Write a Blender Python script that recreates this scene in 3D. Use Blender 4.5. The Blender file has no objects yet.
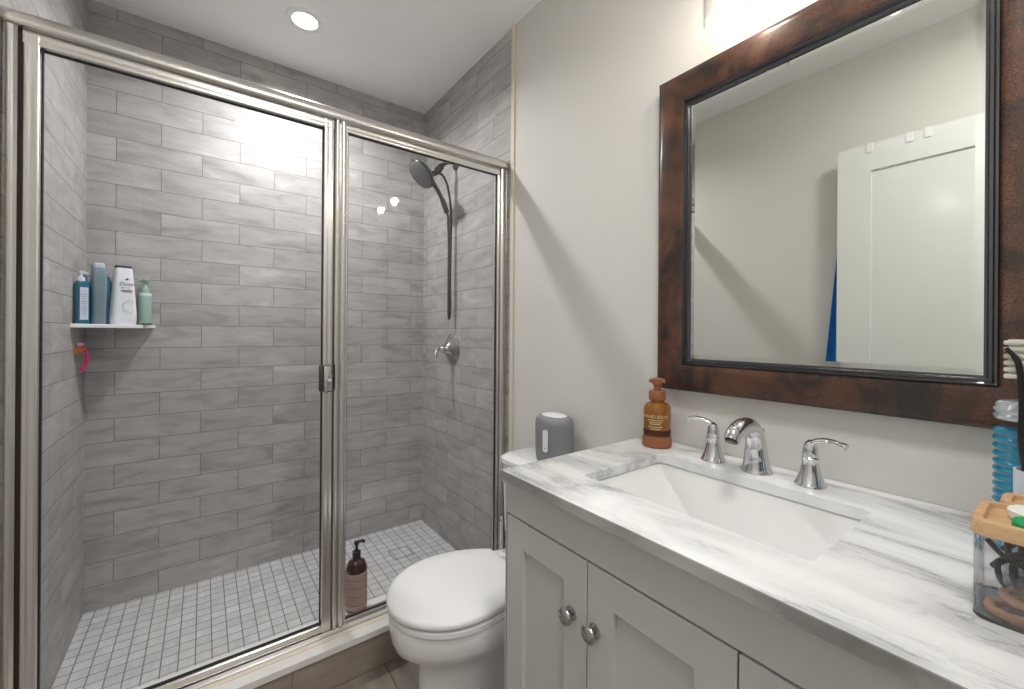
import bpy, bmesh, math, random
from math import sin, cos, pi, radians
from mathutils import Vector, Matrix
random.seed(7)
C = bpy.context.scene.collection
S = bpy.context.scene
# ------------------------------------------------------------------ camera
F_PX, CX, CY, YAW, ROLL, CZ = 415.77, 512.01, 332.83, 0.6369, 0.0072, 1.2212
cd = bpy.data.cameras.new('camera'); cam = bpy.data.objects.new('camera', cd); C.objects.link(cam)
f = Vector((sin(YAW), cos(YAW), 0)); r = Vector((cos(YAW), -sin(YAW), 0)); u = Vector((0, 0, 1))
r2 = r*cos(ROLL) + u*sin(ROLL); u2 = u*cos(ROLL) - r*sin(ROLL)
m = Matrix((r2, u2, -f)).transposed().to_4x4(); m.translation = Vector((0, 0, CZ)); cam.matrix_world = m
cd.sensor_fit = 'HORIZONTAL'; cd.sensor_width = 36; cd.lens = F_PX*36/1024
cd.shift_x = -(CX-512)/1024; cd.shift_y = (CY-344.5)/1024
cd.clip_start = 0.02; cd.clip_end = 50
S.camera = cam
# ------------------------------------------------------------------ view, world
S.view_settings.view_transform = 'Standard'; S.view_settings.look = 'None'
S.view_settings.gamma = 1; S.view_settings.use_curve_mapping = False
S.view_settings.exposure = 0.17
wd = bpy.data.worlds.new('world'); S.world = wd; wd.use_nodes = True
wd.node_tree.nodes['Background'].inputs[0].default_value = (0.9, 0.95, 1, 1)
wd.node_tree.nodes['Background'].inputs[1].default_value = 0.3
# ------------------------------------------------------------------ lights
def lamp(name, kind, loc, energy, color, size=0.1, rot=None, shape=None, spread=None):
    l = bpy.data.lights.new(name, kind); l.energy = energy; l.color = color
    if kind == 'AREA':
        l.size = size
        if shape: l.shape = shape
        if spread: l.spread = spread
    else: l.shadow_soft_size = size
    o = bpy.data.objects.new(name, l); C.objects.link(o); o.location = loc
    if rot: o.rotation_euler = rot
    return o
SHOWER_L, SCONCE_L, HALL_L, ROOM_L = 13.8, 5.8, 24, 10
LX, LY = 0.354, 2.054
lamp('shower_downlight', 'AREA', (LX, LY, 2.600), SHOWER_L, (1, .985, .98), .10, shape='DISK', spread=radians(152))
LAMPY = (0.50, 0.24)
for y in LAMPY: lamp('sconce_bulb_light', 'POINT', (1.0, y, 2.085), SCONCE_L, (1, .97, .935), .022)
hl = lamp('added_hall_fill', 'AREA', (0.1, -1.0, 2.57), HALL_L, (1, .98, .96), .8, shape='DISK')  # added light in the unseen hall, fills the room through the doorway
lamp('added_fill_lamp', 'AREA', (.28, .02, 2.546), ROOM_L, (1, .985, .965), .26, shape='DISK')  # added fill from above, out of view, brightens counter and room

# ------------------------------------------------------------------ materials
def srgb(h):
    if isinstance(h, str):
        h = h.lstrip('#'); c = [int(h[i:i+2], 16)/255 for i in (0, 2, 4)]
    else: c = h
    return tuple(((x/12.92) if x <= .04045 else ((x+.055)/1.055)**2.4) for x in c) + (1,)
class N:
    def __init__(s, name):
        s.m = bpy.data.materials.new(name); s.m.use_nodes = True; s.t = s.m.node_tree
        s.b = s.t.nodes['Principled BSDF']; s.out = s.t.nodes['Material Output']
    def n(s, kind, **kw):
        nd = s.t.nodes.new(kind)
        for k, v in kw.items():
            if k.startswith('i_'):
                key = k[2:]; key = int(key) if key.isdigit() else key.replace('_', ' ')
                nd.inputs[key].default_value = v
            else: setattr(nd, k, v)
        return nd
    def l(s, a, ao, b, bi): s.t.links.new(a.outputs[ao], b.inputs[bi])
def pm(name, col, rough=.5, metal=0, bump=0, bscale=60, var=0, coat=0, spec=.5, trans=0, ior=1.45, emis=None, estr=0, sss=0):
    a = N(name); b = a.b
    b.inputs['Base Color'].default_value = srgb(col); b.inputs['Roughness'].default_value = rough
    b.inputs['Metallic'].default_value = metal; b.inputs['Coat Weight'].default_value = coat
    b.inputs['Specular IOR Level'].default_value = spec; b.inputs['Transmission Weight'].default_value = trans
    b.inputs['IOR'].default_value = ior
    if emis: b.inputs['Emission Color'].default_value = srgb(emis); b.inputs['Emission Strength'].default_value = estr
    tc = a.n('ShaderNodeTexCoord'); no = a.n('ShaderNodeTexNoise', i_Scale=bscale, i_Detail=4.0)
    a.l(tc, 'Object', no, 'Vector')
    if var:
        mx = a.n('ShaderNodeMixRGB', blend_type='MULTIPLY'); mx.inputs[0].default_value = 1
        mr = a.n('ShaderNodeMapRange'); mr.inputs['To Min'].default_value = 1-var; mr.inputs['To Max'].default_value = 1+var
        mx.inputs[1].default_value = srgb(col); a.l(no, 'Fac', mr, 'Value'); a.l(mr, 0, mx, 2); a.l(mx, 0, b, 'Base Color')
    if bump:
        bp = a.n('ShaderNodeBump', i_Strength=bump, i_Distance=.002); a.l(no, 'Fac', bp, 'Height'); a.l(bp, 0, b, 'Normal')
    return a.m
def clear_glass(name, tint=(1, 1, 1), ior=1.5, rough=0.0, boost=1.0):
    a = N(name); a.t.nodes.remove(a.b)
    tr = a.n('ShaderNodeBsdfTransparent'); tr.inputs[0].default_value = (*tint, 1)
    gl = a.n('ShaderNodeBsdfGlossy', i_Roughness=rough); fr = a.n('ShaderNodeFresnel', i_IOR=ior)
    ge = a.n('ShaderNodeNewGeometry'); im = a.n('ShaderNodeMapRange'); im.inputs['To Min'].default_value = ior; im.inputs['To Max'].default_value = 1/ior; a.l(ge, 'Backfacing', im, 0); a.l(im, 0, fr, 'IOR')
    mu = a.n('ShaderNodeMath', operation='MULTIPLY', use_clamp=True); mu.inputs[1].default_value = boost
    mx = a.n('ShaderNodeMixShader'); a.l(fr, 0, mu, 0); a.l(mu, 0, mx, 0); a.l(tr, 0, mx, 1); a.l(gl, 0, mx, 2); a.l(mx, 0, a.out, 0)
    return a.m
def tile_mat(name, axes, shift, bw, bh, base, offset=.5, mortar=.0016, grout='#6e6b68', streak=1.0, contrast=1.0, tvar=.22, rough=.46, stretch=(4, 26)):
    """running bond tile, streaked stone look; axes = which object axes are (along, across)"""
    a = N(name); tc = a.n('ShaderNodeTexCoord'); sp = a.n('ShaderNodeSeparateXYZ'); a.l(tc, 'Object', sp, 0)
    A = []
    for k in (0, 1):
        ad = a.n('ShaderNodeMath', operation='ADD'); ad.inputs[1].default_value = shift[k] + 30*(bw, bh*2)[k]
        a.l(sp, axes[k], ad, 0); A.append(ad)
    cb = a.n('ShaderNodeCombineXYZ'); a.l(A[0], 0, cb, 0); a.l(A[1], 0, cb, 1)
    br = a.n('ShaderNodeTexBrick'); br.offset = offset; br.offset_frequency = 2; br.squash = 1
    for k, v in (('Scale', 1), ('Mortar Size', mortar), ('Mortar Smooth', .25), ('Bias', 0), ('Brick Width', bw), ('Row Height', bh)):
        br.inputs[k].default_value = v
    br.inputs['Color1'].default_value = (0, 0, 0, 1); br.inputs['Color2'].default_value = (1, 1, 1, 1); br.inputs['Mortar'].default_value = (.5, .5, .5, 1)
    a.l(cb, 0, br, 'Vector')
    bw_ = a.n('ShaderNodeRGBToBW'); a.l(br, 'Color', bw_, 0)
    w = a.n('ShaderNodeMath', operation='MULTIPLY'); w.inputs[1].default_value = 37.0; a.l(bw_, 0, w, 0)
    # streaks run along the tile, tilted a little
    mp = a.n('ShaderNodeMapping'); mp.inputs['Scale'].default_value = (stretch[0], stretch[1], 1); mp.inputs['Rotation'].default_value = (0, 0, radians(9))
    a.l(cb, 0, mp, 'Vector')
    n1 = a.n('ShaderNodeTexNoise', noise_dimensions='4D', i_Scale=1.0, i_Detail=6.0, i_Roughness=.6, i_Distortion=.7); a.l(mp, 0, n1, 'Vector'); a.l(w, 0, n1, 'W')
    n2 = a.n('ShaderNodeTexNoise', noise_dimensions='4D', i_Scale=7.0, i_Detail=3.0); a.l(cb, 0, n2, 'Vector'); a.l(w, 0, n2, 'W')
    rp = a.n('ShaderNodeValToRGB'); a.l(n1, 'Fac', rp, 0)
    cr = rp.color_ramp; k = .12*contrast
    bc = srgb(base)
    cr.elements[0].position = .30; cr.elements[0].color = tuple(c*(1-2.0*k) for c in bc[:3]) + (1,)
    cr.elements[1].position = .72; cr.elements[1].color = tuple(min(1, c*(1+2.2*k)) for c in bc[:3]) + (1,)
    e = cr.elements.new(.5); e.color = bc
    e = cr.elements.new(.6); e.color = tuple(c*(1+.5*k) for c in bc[:3]) + (1,)
    mr = a.n('ShaderNodeMapRange'); mr.inputs['To Min'].default_value = 1-tvar; mr.inputs['To Max'].default_value = 1+tvar; a.l(bw_, 0, mr, 0)
    mr2 = a.n('ShaderNodeMapRange'); mr2.inputs['To Min'].default_value = .88; mr2.inputs['To Max'].default_value = 1.12; a.l(n2, 'Fac', mr2, 0)
    mm = a.n('ShaderNodeMath', operation='MULTIPLY'); a.l(mr, 0, mm, 0); a.l(mr2, 0, mm, 1)
    mx = a.n('ShaderNodeMixRGB', blend_type='MULTIPLY'); mx.inputs[0].default_value = 1; a.l(rp, 0, mx, 1); a.l(mm, 0, mx, 2)
    mg = a.n('ShaderNodeMixRGB'); mg.inputs[2].default_value = srgb(grout); a.l(br, 'Fac', mg, 0); a.l(mx, 0, mg, 1); a.l(mg, 0, a.b, 'Base Color')
    rr = a.n('ShaderNodeMapRange'); rr.inputs['To Min'].default_value = rough; rr.inputs['To Max'].default_value = .8; a.l(br, 'Fac', rr, 0); a.l(rr, 0, a.b, 'Roughness')
    inv = a.n('ShaderNodeMath', operation='SUBTRACT'); inv.inputs[0].default_value = 1; a.l(br, 'Fac', inv, 1)
    ad2 = a.n('ShaderNodeMath', operation='MULTIPLY_ADD'); ad2.inputs[1].default_value = .12; a.l(n1, 'Fac', ad2, 0); a.l(inv, 0, ad2, 2)
    bp = a.n('ShaderNodeBump', i_Strength=.45, i_Distance=.0015); a.l(ad2, 0, bp, 'Height'); a.l(bp, 0, a.b, 'Normal')
    return a.m
def marble_mat(name, cols=('#eeeff0', '#dcddde', '#a7a8aa')):
    a = N(name); tc = a.n('ShaderNodeTexCoord')
    mp = a.n('ShaderNodeMapping'); mp.inputs['Rotation'].default_value = (0, 0, radians(20)); mp.inputs['Scale'].default_value = (7.5, 2.1, 5)
    a.l(tc, 'Object', mp, 'Vector')
    n0 = a.n('ShaderNodeTexNoise', i_Scale=1.0, i_Detail=5.0, i_Distortion=1.2); a.l(mp, 0, n0, 'Vector')
    mp2 = a.n('ShaderNodeMapping'); mp2.inputs['Rotation'].default_value = (0, 0, radians(26)); mp2.inputs['Scale'].default_value = (30, 5, 24); a.l(tc, 'Object', mp2, 'Vector')
    n1 = a.n('ShaderNodeTexNoise', i_Scale=1.0, i_Detail=8.0, i_Roughness=.62, i_Distortion=1.6); a.l(mp2, 0, n1, 'Vector')
    # thin veins: distance of a noise from its middle value
    s1 = a.n('ShaderNodeMath', operation='SUBTRACT'); s1.inputs[1].default_value = .5; a.l(n1, 'Fac', s1, 0)
    ab = a.n('ShaderNodeMath', operation='ABSOLUTE'); a.l(s1, 0, ab, 0)
    v1 = a.n('ShaderNodeMapRange'); v1.inputs['From Max'].default_value = .035; v1.inputs['To Min'].default_value = .75; v1.inputs['To Max'].default_value = 0; a.l(ab, 0, v1, 0)
    msk = a.n('ShaderNodeMapRange'); msk.inputs['From Min'].default_value = .42; msk.inputs['From Max'].default_value = .62; a.l(n0, 'Fac', msk, 0)
    vm = a.n('ShaderNodeMath', operation='MULTIPLY'); a.l(v1, 0, vm, 0); a.l(msk, 0, vm, 1)
    rp = a.n('ShaderNodeValToRGB'); a.l(n0, 'Fac', rp, 0); cr = rp.color_ramp
    cr.elements[0].position = .36; cr.elements[0].color = srgb(cols[0]); cr.elements[1].position = .66; cr.elements[1].color = srgb(cols[2])
    e = cr.elements.new(.50); e.color = srgb(cols[1])
    mx = a.n('ShaderNodeMixRGB'); mx.inputs[2].default_value = srgb('#858689'); a.l(vm, 0, mx, 0); a.l(rp, 0, mx, 1); a.l(mx, 0, a.b, 'Base Color')
    a.b.inputs['Roughness'].default_value = .22
    return a.m
def bronze_wood(name):
    a = N(name); tc = a.n('ShaderNodeTexCoord')
    mp = a.n('ShaderNodeMapping'); mp.inputs['Scale'].default_value = (1, 1, 1); a.l(tc, 'Object', mp, 0)
    n0 = a.n('ShaderNodeTexNoise', i_Scale=11.0, i_Detail=3.0, i_Distortion=.8); a.l(mp, 0, n0, 'Vector')
    n1 = a.n('ShaderNodeTexNoise', i_Scale=620.0, i_Detail=2.0); a.l(tc, 'Object', n1, 'Vector')
    rp = a.n('ShaderNodeValToRGB'); cr = rp.color_ramp; cr.elements[0].position = .35; cr.elements[0].color = srgb('#2b211c'); cr.elements[1].position = .68; cr.elements[1].color = srgb('#64402f'); a.l(n0, 'Fac', rp, 0)
    r1 = a.n('ShaderNodeMapRange'); r1.inputs['From Min'].default_value = .35; r1.inputs['From Max'].default_value = .65; r1.inputs['To Min'].default_value = .25; r1.inputs['To Max'].default_value = 1.75; a.l(n1, 'Fac', r1, 0)
    mx = a.n('ShaderNodeMixRGB', blend_type='MULTIPLY'); mx.inputs[0].default_value = 1; a.l(rp, 0, mx, 1); a.l(r1, 0, mx, 2); a.l(mx, 0, a.b, 'Base Color')
    a.b.inputs['Roughness'].default_value = .36; a.b.inputs['Metallic'].default_value = .2; a.b.inputs['Coat Weight'].default_value = .35; a.b.inputs['Coat Roughness'].default_value = .22
    return a.m
def bamboo_mat(name):
    a = N(name); tc = a.n('ShaderNodeTexCoord'); mp = a.n('ShaderNodeMapping'); mp.inputs['Scale'].default_value = (260, 9, 60); a.l(tc, 'Object', mp, 0)
    n0 = a.n('ShaderNodeTexNoise', i_Scale=1.0, i_Detail=3.0); a.l(mp, 0, n0, 'Vector')
    rp = a.n('ShaderNodeValToRGB'); cr = rp.color_ramp; cr.elements[0].position = .3; cr.elements[0].color = srgb('#b58b63'); cr.elements[1].position = .7; cr.elements[1].color = srgb('#d2ae86'); a.l(n0, 'Fac', rp, 0); a.l(rp, 0, a.b, 'Base Color')
    a.b.inputs['Roughness'].default_value = .45
    return a.m
TB = '#aca9a7'
M = dict(
    tile_back=tile_mat('grey_stone_tile_back', (0, 2), (.012, -.026), .30, .1015, TB, contrast=1.25, tvar=.08, mortar=.0014, grout='#73706d', stretch=(5, 19)),
    tile_side=tile_mat('grey_stone_tile_side', (1, 2), (.12, -.026), .30, .1015, TB, contrast=1.25, tvar=.08, mortar=.0014, grout='#73706d', stretch=(5, 19)),
    tile_curb=tile_mat('grey_brown_curb_tile', (0, 2), (.07, -.005), .61, .305, '#8f857b', offset=.5, mortar=.003, grout='#7d7770'),
    tile_floor=tile_mat('grey_brown_floor_tile', (1, 0), (.1, .07), .61, .305, '#8f857b', offset=.33, mortar=.003, grout='#6d6761', contrast=1.5, stretch=(2.5, 14)),
    mosaic=tile_mat('pale_mosaic_tile', (1, 0), (.01, .020), .0495, .0495, '#c9c8c7', offset=0, mortar=.0022, grout='#7b7977', contrast=.55, tvar=.07, rough=.45, stretch=(9, 30)),
    paint=pm('warm_white_wall_paint', '#d6d4cf', .62, bump=.08, bscale=260, var=.012),
    ceil=pm('white_ceiling_paint', '#f8f8f8', .7, bump=.05, bscale=200),
    doorp=pm('white_semigloss_paint', '#dfe1de', .17, bump=.03, bscale=90),
    cab=pm('pale_grey_cabinet_paint', '#c8c8c7', .38, bump=.03, bscale=120),
    marble=marble_mat('white_grey_veined_marble'), marble_edge=marble_mat('darker_grey_marble_edge', ('#bdbbb9', '#a3a19f', '#787573')),  # second marble is a darker grey copy for the slab's outer edge faces
    curbtop=pm('white_marble_sill', '#dfddd9', .3, var=.05, bscale=9),
    porcelain=pm('white_porcelain', '#ebebeb', .12, coat=.4),
    plastic=pm('white_plastic', '#e9e9ea', .3),
    nickel=pm('polished_nickel', '#dddbd8', .25, metal=1),
    chrome=pm('chrome', '#dcdde0', .07, metal=1),
    brushed=pm('brushed_nickel', '#b4b2b0', .2, metal=1),
    steel=pm('dark_grey_metal', '#56554f', .32, metal=.8),
    dark=pm('black_rubber', '#1d1a19', .6),
    gasket=pm('dark_brown_gasket', '#3a2f2a', .5, bump=.6, bscale=300),
    glass=clear_glass('shower_glass', (.975, .980, .988), boost=.6),
    shade=clear_glass('clear_lamp_glass', (.985, .985, .985), boost=1.5),
    acrylic=clear_glass('clear_acrylic', (.97, .972, .975), boost=1.6, rough=.03),
    frame=bronze_wood('dark_bronze_wood'),
    bead=pm('pewter_bead', '#58585c', .2, metal=.9),
    trim=pm('cream_edge_trim', '#d9cfbd', .4),
    emit=pm('lamp_lens', '#ffffff', .5, emis='#fffdf9', estr=14),
    emit_soft=pm('opal_diffuser', '#ffffff', .4, emis='#fff8ef', estr=4),
    bulb=pm('lamp_bulb', '#ffffff', .5, emis='#fff1dd', estr=60),
    whitemetal=pm('white_lamp_trim', '#efefef', .4),
    teal=pm('teal_blue_plastic', '#1f6f8c', .22, coat=.3), aqua=pm('clear_teal_gel', '#22748f', .12, trans=.25),
    slate=pm('slate_teal_plastic', '#7b8e96', .35), navy=pm('navy_plastic', '#26324e', .35), mint=pm('mint_green_plastic', '#8fb0a5', .4),
    white=pm('white_bottle_plastic', '#e6e8ee', .3), label=pm('pale_label', '#c9d3de', .5), ink=pm('dark_blue_print', '#2c3350', .5), greyink=pm('grey_print', '#6f7890', .5), paleink=pm('pale_grey_print', '#bcc1cc', .5),
    olive=pm('olive_soap', '#4d5233', .6), pink=pm('pink_plastic', '#d93c78', .3), orange=pm('orange_plastic', '#e88a1d', .35), palepink=pm('pale_pink_plastic', '#dcaec9', .4),
    amber=pm('amber_bottle', '#a5681c', .08, coat=.5, trans=.35), copper=pm('copper_brown_plastic', '#925b3d', .4), gold=pm('pale_gold_print', '#d9c79b', .4), amberdark=pm('dark_amber_liquid', '#42220f', .15),
    brownb=pm('dark_brown_bottle', '#3b1d18', .15, coat=.4), rose=pm('dusty_pink_label', '#b39a8f', .45), roseink=pm('brown_print', '#6c4a44', .5), blackp=pm('black_plastic', '#1d1c1e', .35),
    greyp=pm('grey_fabric_plastic', '#85858a', .6, bump=.3, bscale=700), blue=pm('bright_blue_cloth', '#1f7fd2', .85, bump=.5, bscale=500, var=.1),
    liquid=pm('turquoise_liquid', '#0b7fa0', .08, coat=.5), bamboo=bamboo_mat('bamboo'), green=pm('green_plastic_cap', '#1c9a55', .4), skyblue=pm('light_blue_plastic', '#5b9cc8', .4),
    tan=pm('tan_elastic', '#b98f76', .8, bump=.5, bscale=400), bristle=pm('pale_bristle', '#cfccc2', .25, coat=.3), silvery=pm('silvery_clear_plastic', '#c3c9d0', .12, metal=.5),
)
M['mirror'] = pm('mirror_silver', '#e4e7e3', .0, metal=1)
M['white_mug'] = pm('milky_jar', '#e9e8e4', .35)

# ------------------------------------------------------------------ mesh helpers
def add_box(bm, x0, x1, y0, y1, z0, z1, bev=0, seg=2):
    t = bmesh.new(); bmesh.ops.create_cube(t, size=1)
    for v in t.verts: v.co = Vector((x0+(v.co.x+.5)*(x1-x0), y0+(v.co.y+.5)*(y1-y0), z0+(v.co.z+.5)*(z1-z0)))
    if bev: bmesh.ops.bevel(t, geom=t.edges[:], offset=bev, segments=seg, profile=.6, affect='EDGES')
    merge(bm, t); return bm
def merge(bm, t, M4=None):
    vs = [bm.verts.new(M4 @ v.co if M4 else v.co) for v in t.verts]
    t.verts.index_update()
    for fc in t.faces:
        try: bm.faces.new([vs[v.index] for v in fc.verts])
        except ValueError: pass
    t.free()
def rings_loft(bm, rings, cap0=True, cap1=True, closed=True):
    R = [[bm.verts.new(p) for p in ring] for ring in rings]
    n = len(R[0])
    for a, b in zip(R, R[1:]):
        for i in range(n if closed else n-1):
            j = (i+1) % n
            bm.faces.new((a[i], a[j], b[j], b[i]))
    if cap0: bm.faces.new(R[0][::-1])
    if cap1: bm.faces.new(R[-1])
def add_lathe(bm, prof, c=(0, 0, 0), axis='z', n=32, cap=True, sx=1, sy=1, M4=None):
    rings = []
    for rad, h in prof:
        ring = []
        for i in range(n):
            a = 2*pi*i/n; p = Vector((rad*cos(a)*sx, rad*sin(a)*sy, h))
            if axis == 'x': p = Vector((p.z, p.x, p.y))
            elif axis == 'y': p = Vector((p.x, p.z, p.y))
            if M4: p = M4 @ p
            ring.append(p + Vector(c))
        rings.append(ring)
    rings_loft(bm, rings, cap, cap)
def add_tube(bm, pts, rad, n=12, cap=True, flat=None):
    """tube through points; rad a number or list; flat=(sx,sy) squashes the section"""
    pts = [Vector(p) for p in pts]; k = len(pts)
    rads = rad if isinstance(rad, (list, tuple)) else [rad]*k
    T = []
    for i in range(k):
        d = (pts[min(i+1, k-1)]-pts[max(i-1, 0)]).normalized(); T.append(d)
    up = Vector((0, 0, 1)) if abs(T[0].z) < .9 else Vector((0, 1, 0))
    nrm = (up - T[0]*up.dot(T[0])).normalized(); rings = []
    for i in range(k):
        nrm = (nrm - T[i]*nrm.dot(T[i])).normalized(); b = T[i].cross(nrm)
        sx, sy = flat if flat else (1, 1)
        rings.append([pts[i] + (nrm*cos(2*pi*j/n)*sx + b*sin(2*pi*j/n)*sy)*rads[i] for j in range(n)])
    rings_loft(bm, rings, cap, cap)
def spline(P, n=8):
    P = [Vector(p) for p in P]; out = []
    for i in range(len(P)-1):
        p0 = P[max(i-1, 0)]; p1 = P[i]; p2 = P[i+1]; p3 = P[min(i+2, len(P)-1)]
        for k in range(n):
            t = k/n
            out.append(.5*((2*p1)+(p2-p0)*t+(2*p0-5*p1+4*p2-p3)*t*t+(3*p1-p0-3*p2+p3)*t**3))
    out.append(P[-1]); return out
def add_prism(bm, poly, lo, hi, axis='z'):
    def mk(p, h):
        if axis == 'z': return Vector((p[0], p[1], h))
        if axis == 'x': return Vector((h, p[0], p[1]))
        return Vector((p[0], h, p[1]))
    rings_loft(bm, [[mk(p, lo) for p in poly], [mk(p, hi) for p in poly]])
def rrect(cx, cy, w, d, rad, n=6):
    out = []
    for (sx, sy, a0) in ((1, 1, 0), (-1, 1, 90), (-1, -1, 180), (1, -1, 270)):
        for i in range(n+1):
            a = radians(a0+90*i/n); out.append((cx+sx*(w/2-rad)+rad*cos(a), cy+sy*(d/2-rad)+rad*sin(a)))
    return out
def add_loft(bm, secs, **k):   # secs: list of (outline2d, z)
    rings_loft(bm, [[Vector((p[0], p[1], z)) for p in o] for o, z in secs], **k)
def BM(): return bmesh.new()
def obj(name, bm, mat, parent=None, smooth=True, sub=0, bevel=0, angle=35):
    bmesh.ops.recalc_face_normals(bm, faces=bm.faces[:])
    me = bpy.data.meshes.new(name)
    if parent is not None:
        off = parent.matrix_world_loc if hasattr(parent, 'matrix_world_loc') else wloc(parent)
        bmesh.ops.translate(bm, verts=bm.verts[:], vec=-off)
    bm.to_mesh(me); bm.free(); o = bpy.data.objects.new(name, me); C.objects.link(o)
    me.materials.append(M[mat] if isinstance(mat, str) else mat)
    if smooth:
        me.shade_smooth(); me.set_sharp_from_angle(angle=radians(angle))
    if parent is not None: o.parent = parent
    if bevel:
        b = o.modifiers.new('bevel', 'BEVEL'); b.width = bevel; b.segments = 2; b.limit_method = 'ANGLE'
    if sub:
        s = o.modifiers.new('subsurf', 'SUBSURF'); s.levels = sub; s.render_levels = sub
    return o
def wloc(o):
    v = Vector((0, 0, 0))
    while o is not None: v += Vector(o.location); o = o.parent
    return v
def thing(name, label, cat, loc=(0, 0, 0), group=None):
    o = bpy.data.objects.new(name, None); C.objects.link(o); o.location = loc; o.empty_display_size = .05
    o['label'] = label; o['category'] = cat
    if group: o['group'] = group
    return o
def tag(o, label, cat, group=None):
    o['label'] = label; o['category'] = cat
    if group: o['group'] = group
    return o
def origin(o, loc):   # move a parentless mesh object's origin
    loc = Vector(loc); o.data.transform(Matrix.Translation(-loc)); o.location = loc; return o
def struct(name, bm, mat, smooth=False, parent=None):
    o = obj(name, bm, mat, parent, smooth)
    if parent is None: o['kind'] = 'structure'
    return o
def dup(root, loc, label=None):
    q = root.copy(); C.objects.link(q); q.location = loc
    if label: q['label'] = label
    for ch in list(root.children):
        c = ch.copy(); C.objects.link(c); c.parent = q
        for g in ch.children:
            d = g.copy(); C.objects.link(d); d.parent = c
    return q
def text_mesh(body, size, fn, mat, parent, name='lettering', font_shear=0, sx=1.0):
    """flat lettering centred on (0,0); fn maps (u,v) to a world point"""
    cu = bpy.data.curves.new('t', 'FONT'); cu.body = body; cu.size = size; cu.align_x = 'CENTER'; cu.align_y = 'CENTER'; cu.shear = font_shear; cu.resolution_u = 3
    to = bpy.data.objects.new('t', cu); C.objects.link(to)
    dg = bpy.context.evaluated_depsgraph_get(); me = bpy.data.meshes.new_from_object(to.evaluated_get(dg))
    bpy.data.objects.remove(to)
    bm = BM(); bm.from_mesh(me)
    for v in bm.verts: v.co = fn(v.co.x*sx, v.co.y)
    return obj(name, bm, mat, parent, smooth=False)
def bars(bm, fn, rows, wid, h):
    for (uc, v, wd) in rows:
        n = 6; lo = []; hi = []
        for i in range(n+1):
            uu = uc-wd/2+wd*i/n; lo.append(bm.verts.new(fn(uu, v-h/2))); hi.append(bm.verts.new(fn(uu, v+h/2)))
        for i in range(n): bm.faces.new((lo[i], lo[i+1], hi[i+1], hi[i]))

# ------------------------------------------------------------------ room
W, L, B, H, G = 1.1224, -.4030, 2.4747, 2.6151, 1.5823
TE = 1.5253          # tile edge on the side walls
NY = -.14            # near wall (doorway)
ZS = .026
HX0, HX1, HY = -1.0, 1.3, -1.9
b = BM(); add_box(b, L-.1, W+.1, NY-.1, 1.50, -.1, 0); add_box(b, HX0, HX1, HY, NY-.1, -.1, 0); struct('floor', b, 'tile_floor')
b = BM(); add_box(b, L-.1, W+.1, 1.50, B+.1, -.1, ZS); struct('floor_shower', b, 'mosaic')
b = BM(); add_box(b, L-.1, W+.1, NY-.1, B+.1, H, H+.1); add_box(b, HX0, HX1, HY, NY-.1, H, H+.1); struct('ceiling', b, 'ceil')
b = BM(); add_box(b, L, W, B, B+.1, 0, H); struct('wall_back', b, 'tile_back')
b = BM(); add_box(b, W, W+.1, TE+.006, B+.1, 0, H); struct('wall_shower_right', b, 'tile_side')
b = BM(); add_box(b, L-.1, L, TE+.006, B+.1, 0, H); struct('wall_shower_left', b, 'tile_side')
b = BM(); add_box(b, W+.002, W+.1, NY-.1, TE+.006, 0, H); struct('wall_right', b, 'paint')
b = BM(); add_box(b, L-.1, L-.002, NY-.1, TE+.006, 0, H); struct('wall_left', b, 'paint')
b = BM(); add_box(b, L-.002, -.375, NY-.1, NY, 0, H); add_box(b, .42, W+.002, NY-.1, NY, 0, H); add_box(b, -.375, .42, NY-.1, NY, 2.15, H); struct('wall_near', b, 'paint')
b = BM(); add_box(b, HX0-.1, HX0, HY, NY-.1, 0, H); add_box(b, HX1, HX1+.1, HY, NY-.1, 0, H); add_box(b, HX0-.1, HX1+.1, HY-.1, HY, 0, H)
add_box(b, HX0, L-.1, NY-.1, NY-.05, 0, H); add_box(b, W+.1, HX1, NY-.1, NY-.05, 0, H); struct('wall_hall', b, 'paint')
for nm, x0, x1 in (('trim_1', W-.006, W+.001), ('trim_2', L-.001, L+.006)):
    b = BM(); add_box(b, x0, x1, TE-.018, TE+.004, 0, H-.001, .0015); struct(nm, b, 'trim')
b = BM(); add_box(b, .37, .42, NY-.001, NY+.012, 0, 2.15); add_box(b, .42, .47, NY-.001, NY+.012, 0, 2.20); add_box(b, -.392, .42, NY-.001, NY+.012, 2.15, 2.20); struct('trim_3', b, 'doorp')
b = BM(); add_box(b, L-.002, L+.012, .74, TE-.012, 0, .11, .003); struct('baseboard_left', b, 'doorp')
b = BM(); add_box(b, W-.012, W+.002, .83, TE-.012, 0, .11, .003); struct('baseboard_right', b, 'doorp')
# shower curb
b = BM(); add_box(b, L, W, 1.497, 1.661, 0, .126); struct('curb', b, 'tile_curb')
b = BM(); add_box(b, L+.001, W-.001, 1.488, 1.668, .126, .150, .003); struct('curb_sill', b, 'curbtop')

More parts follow.
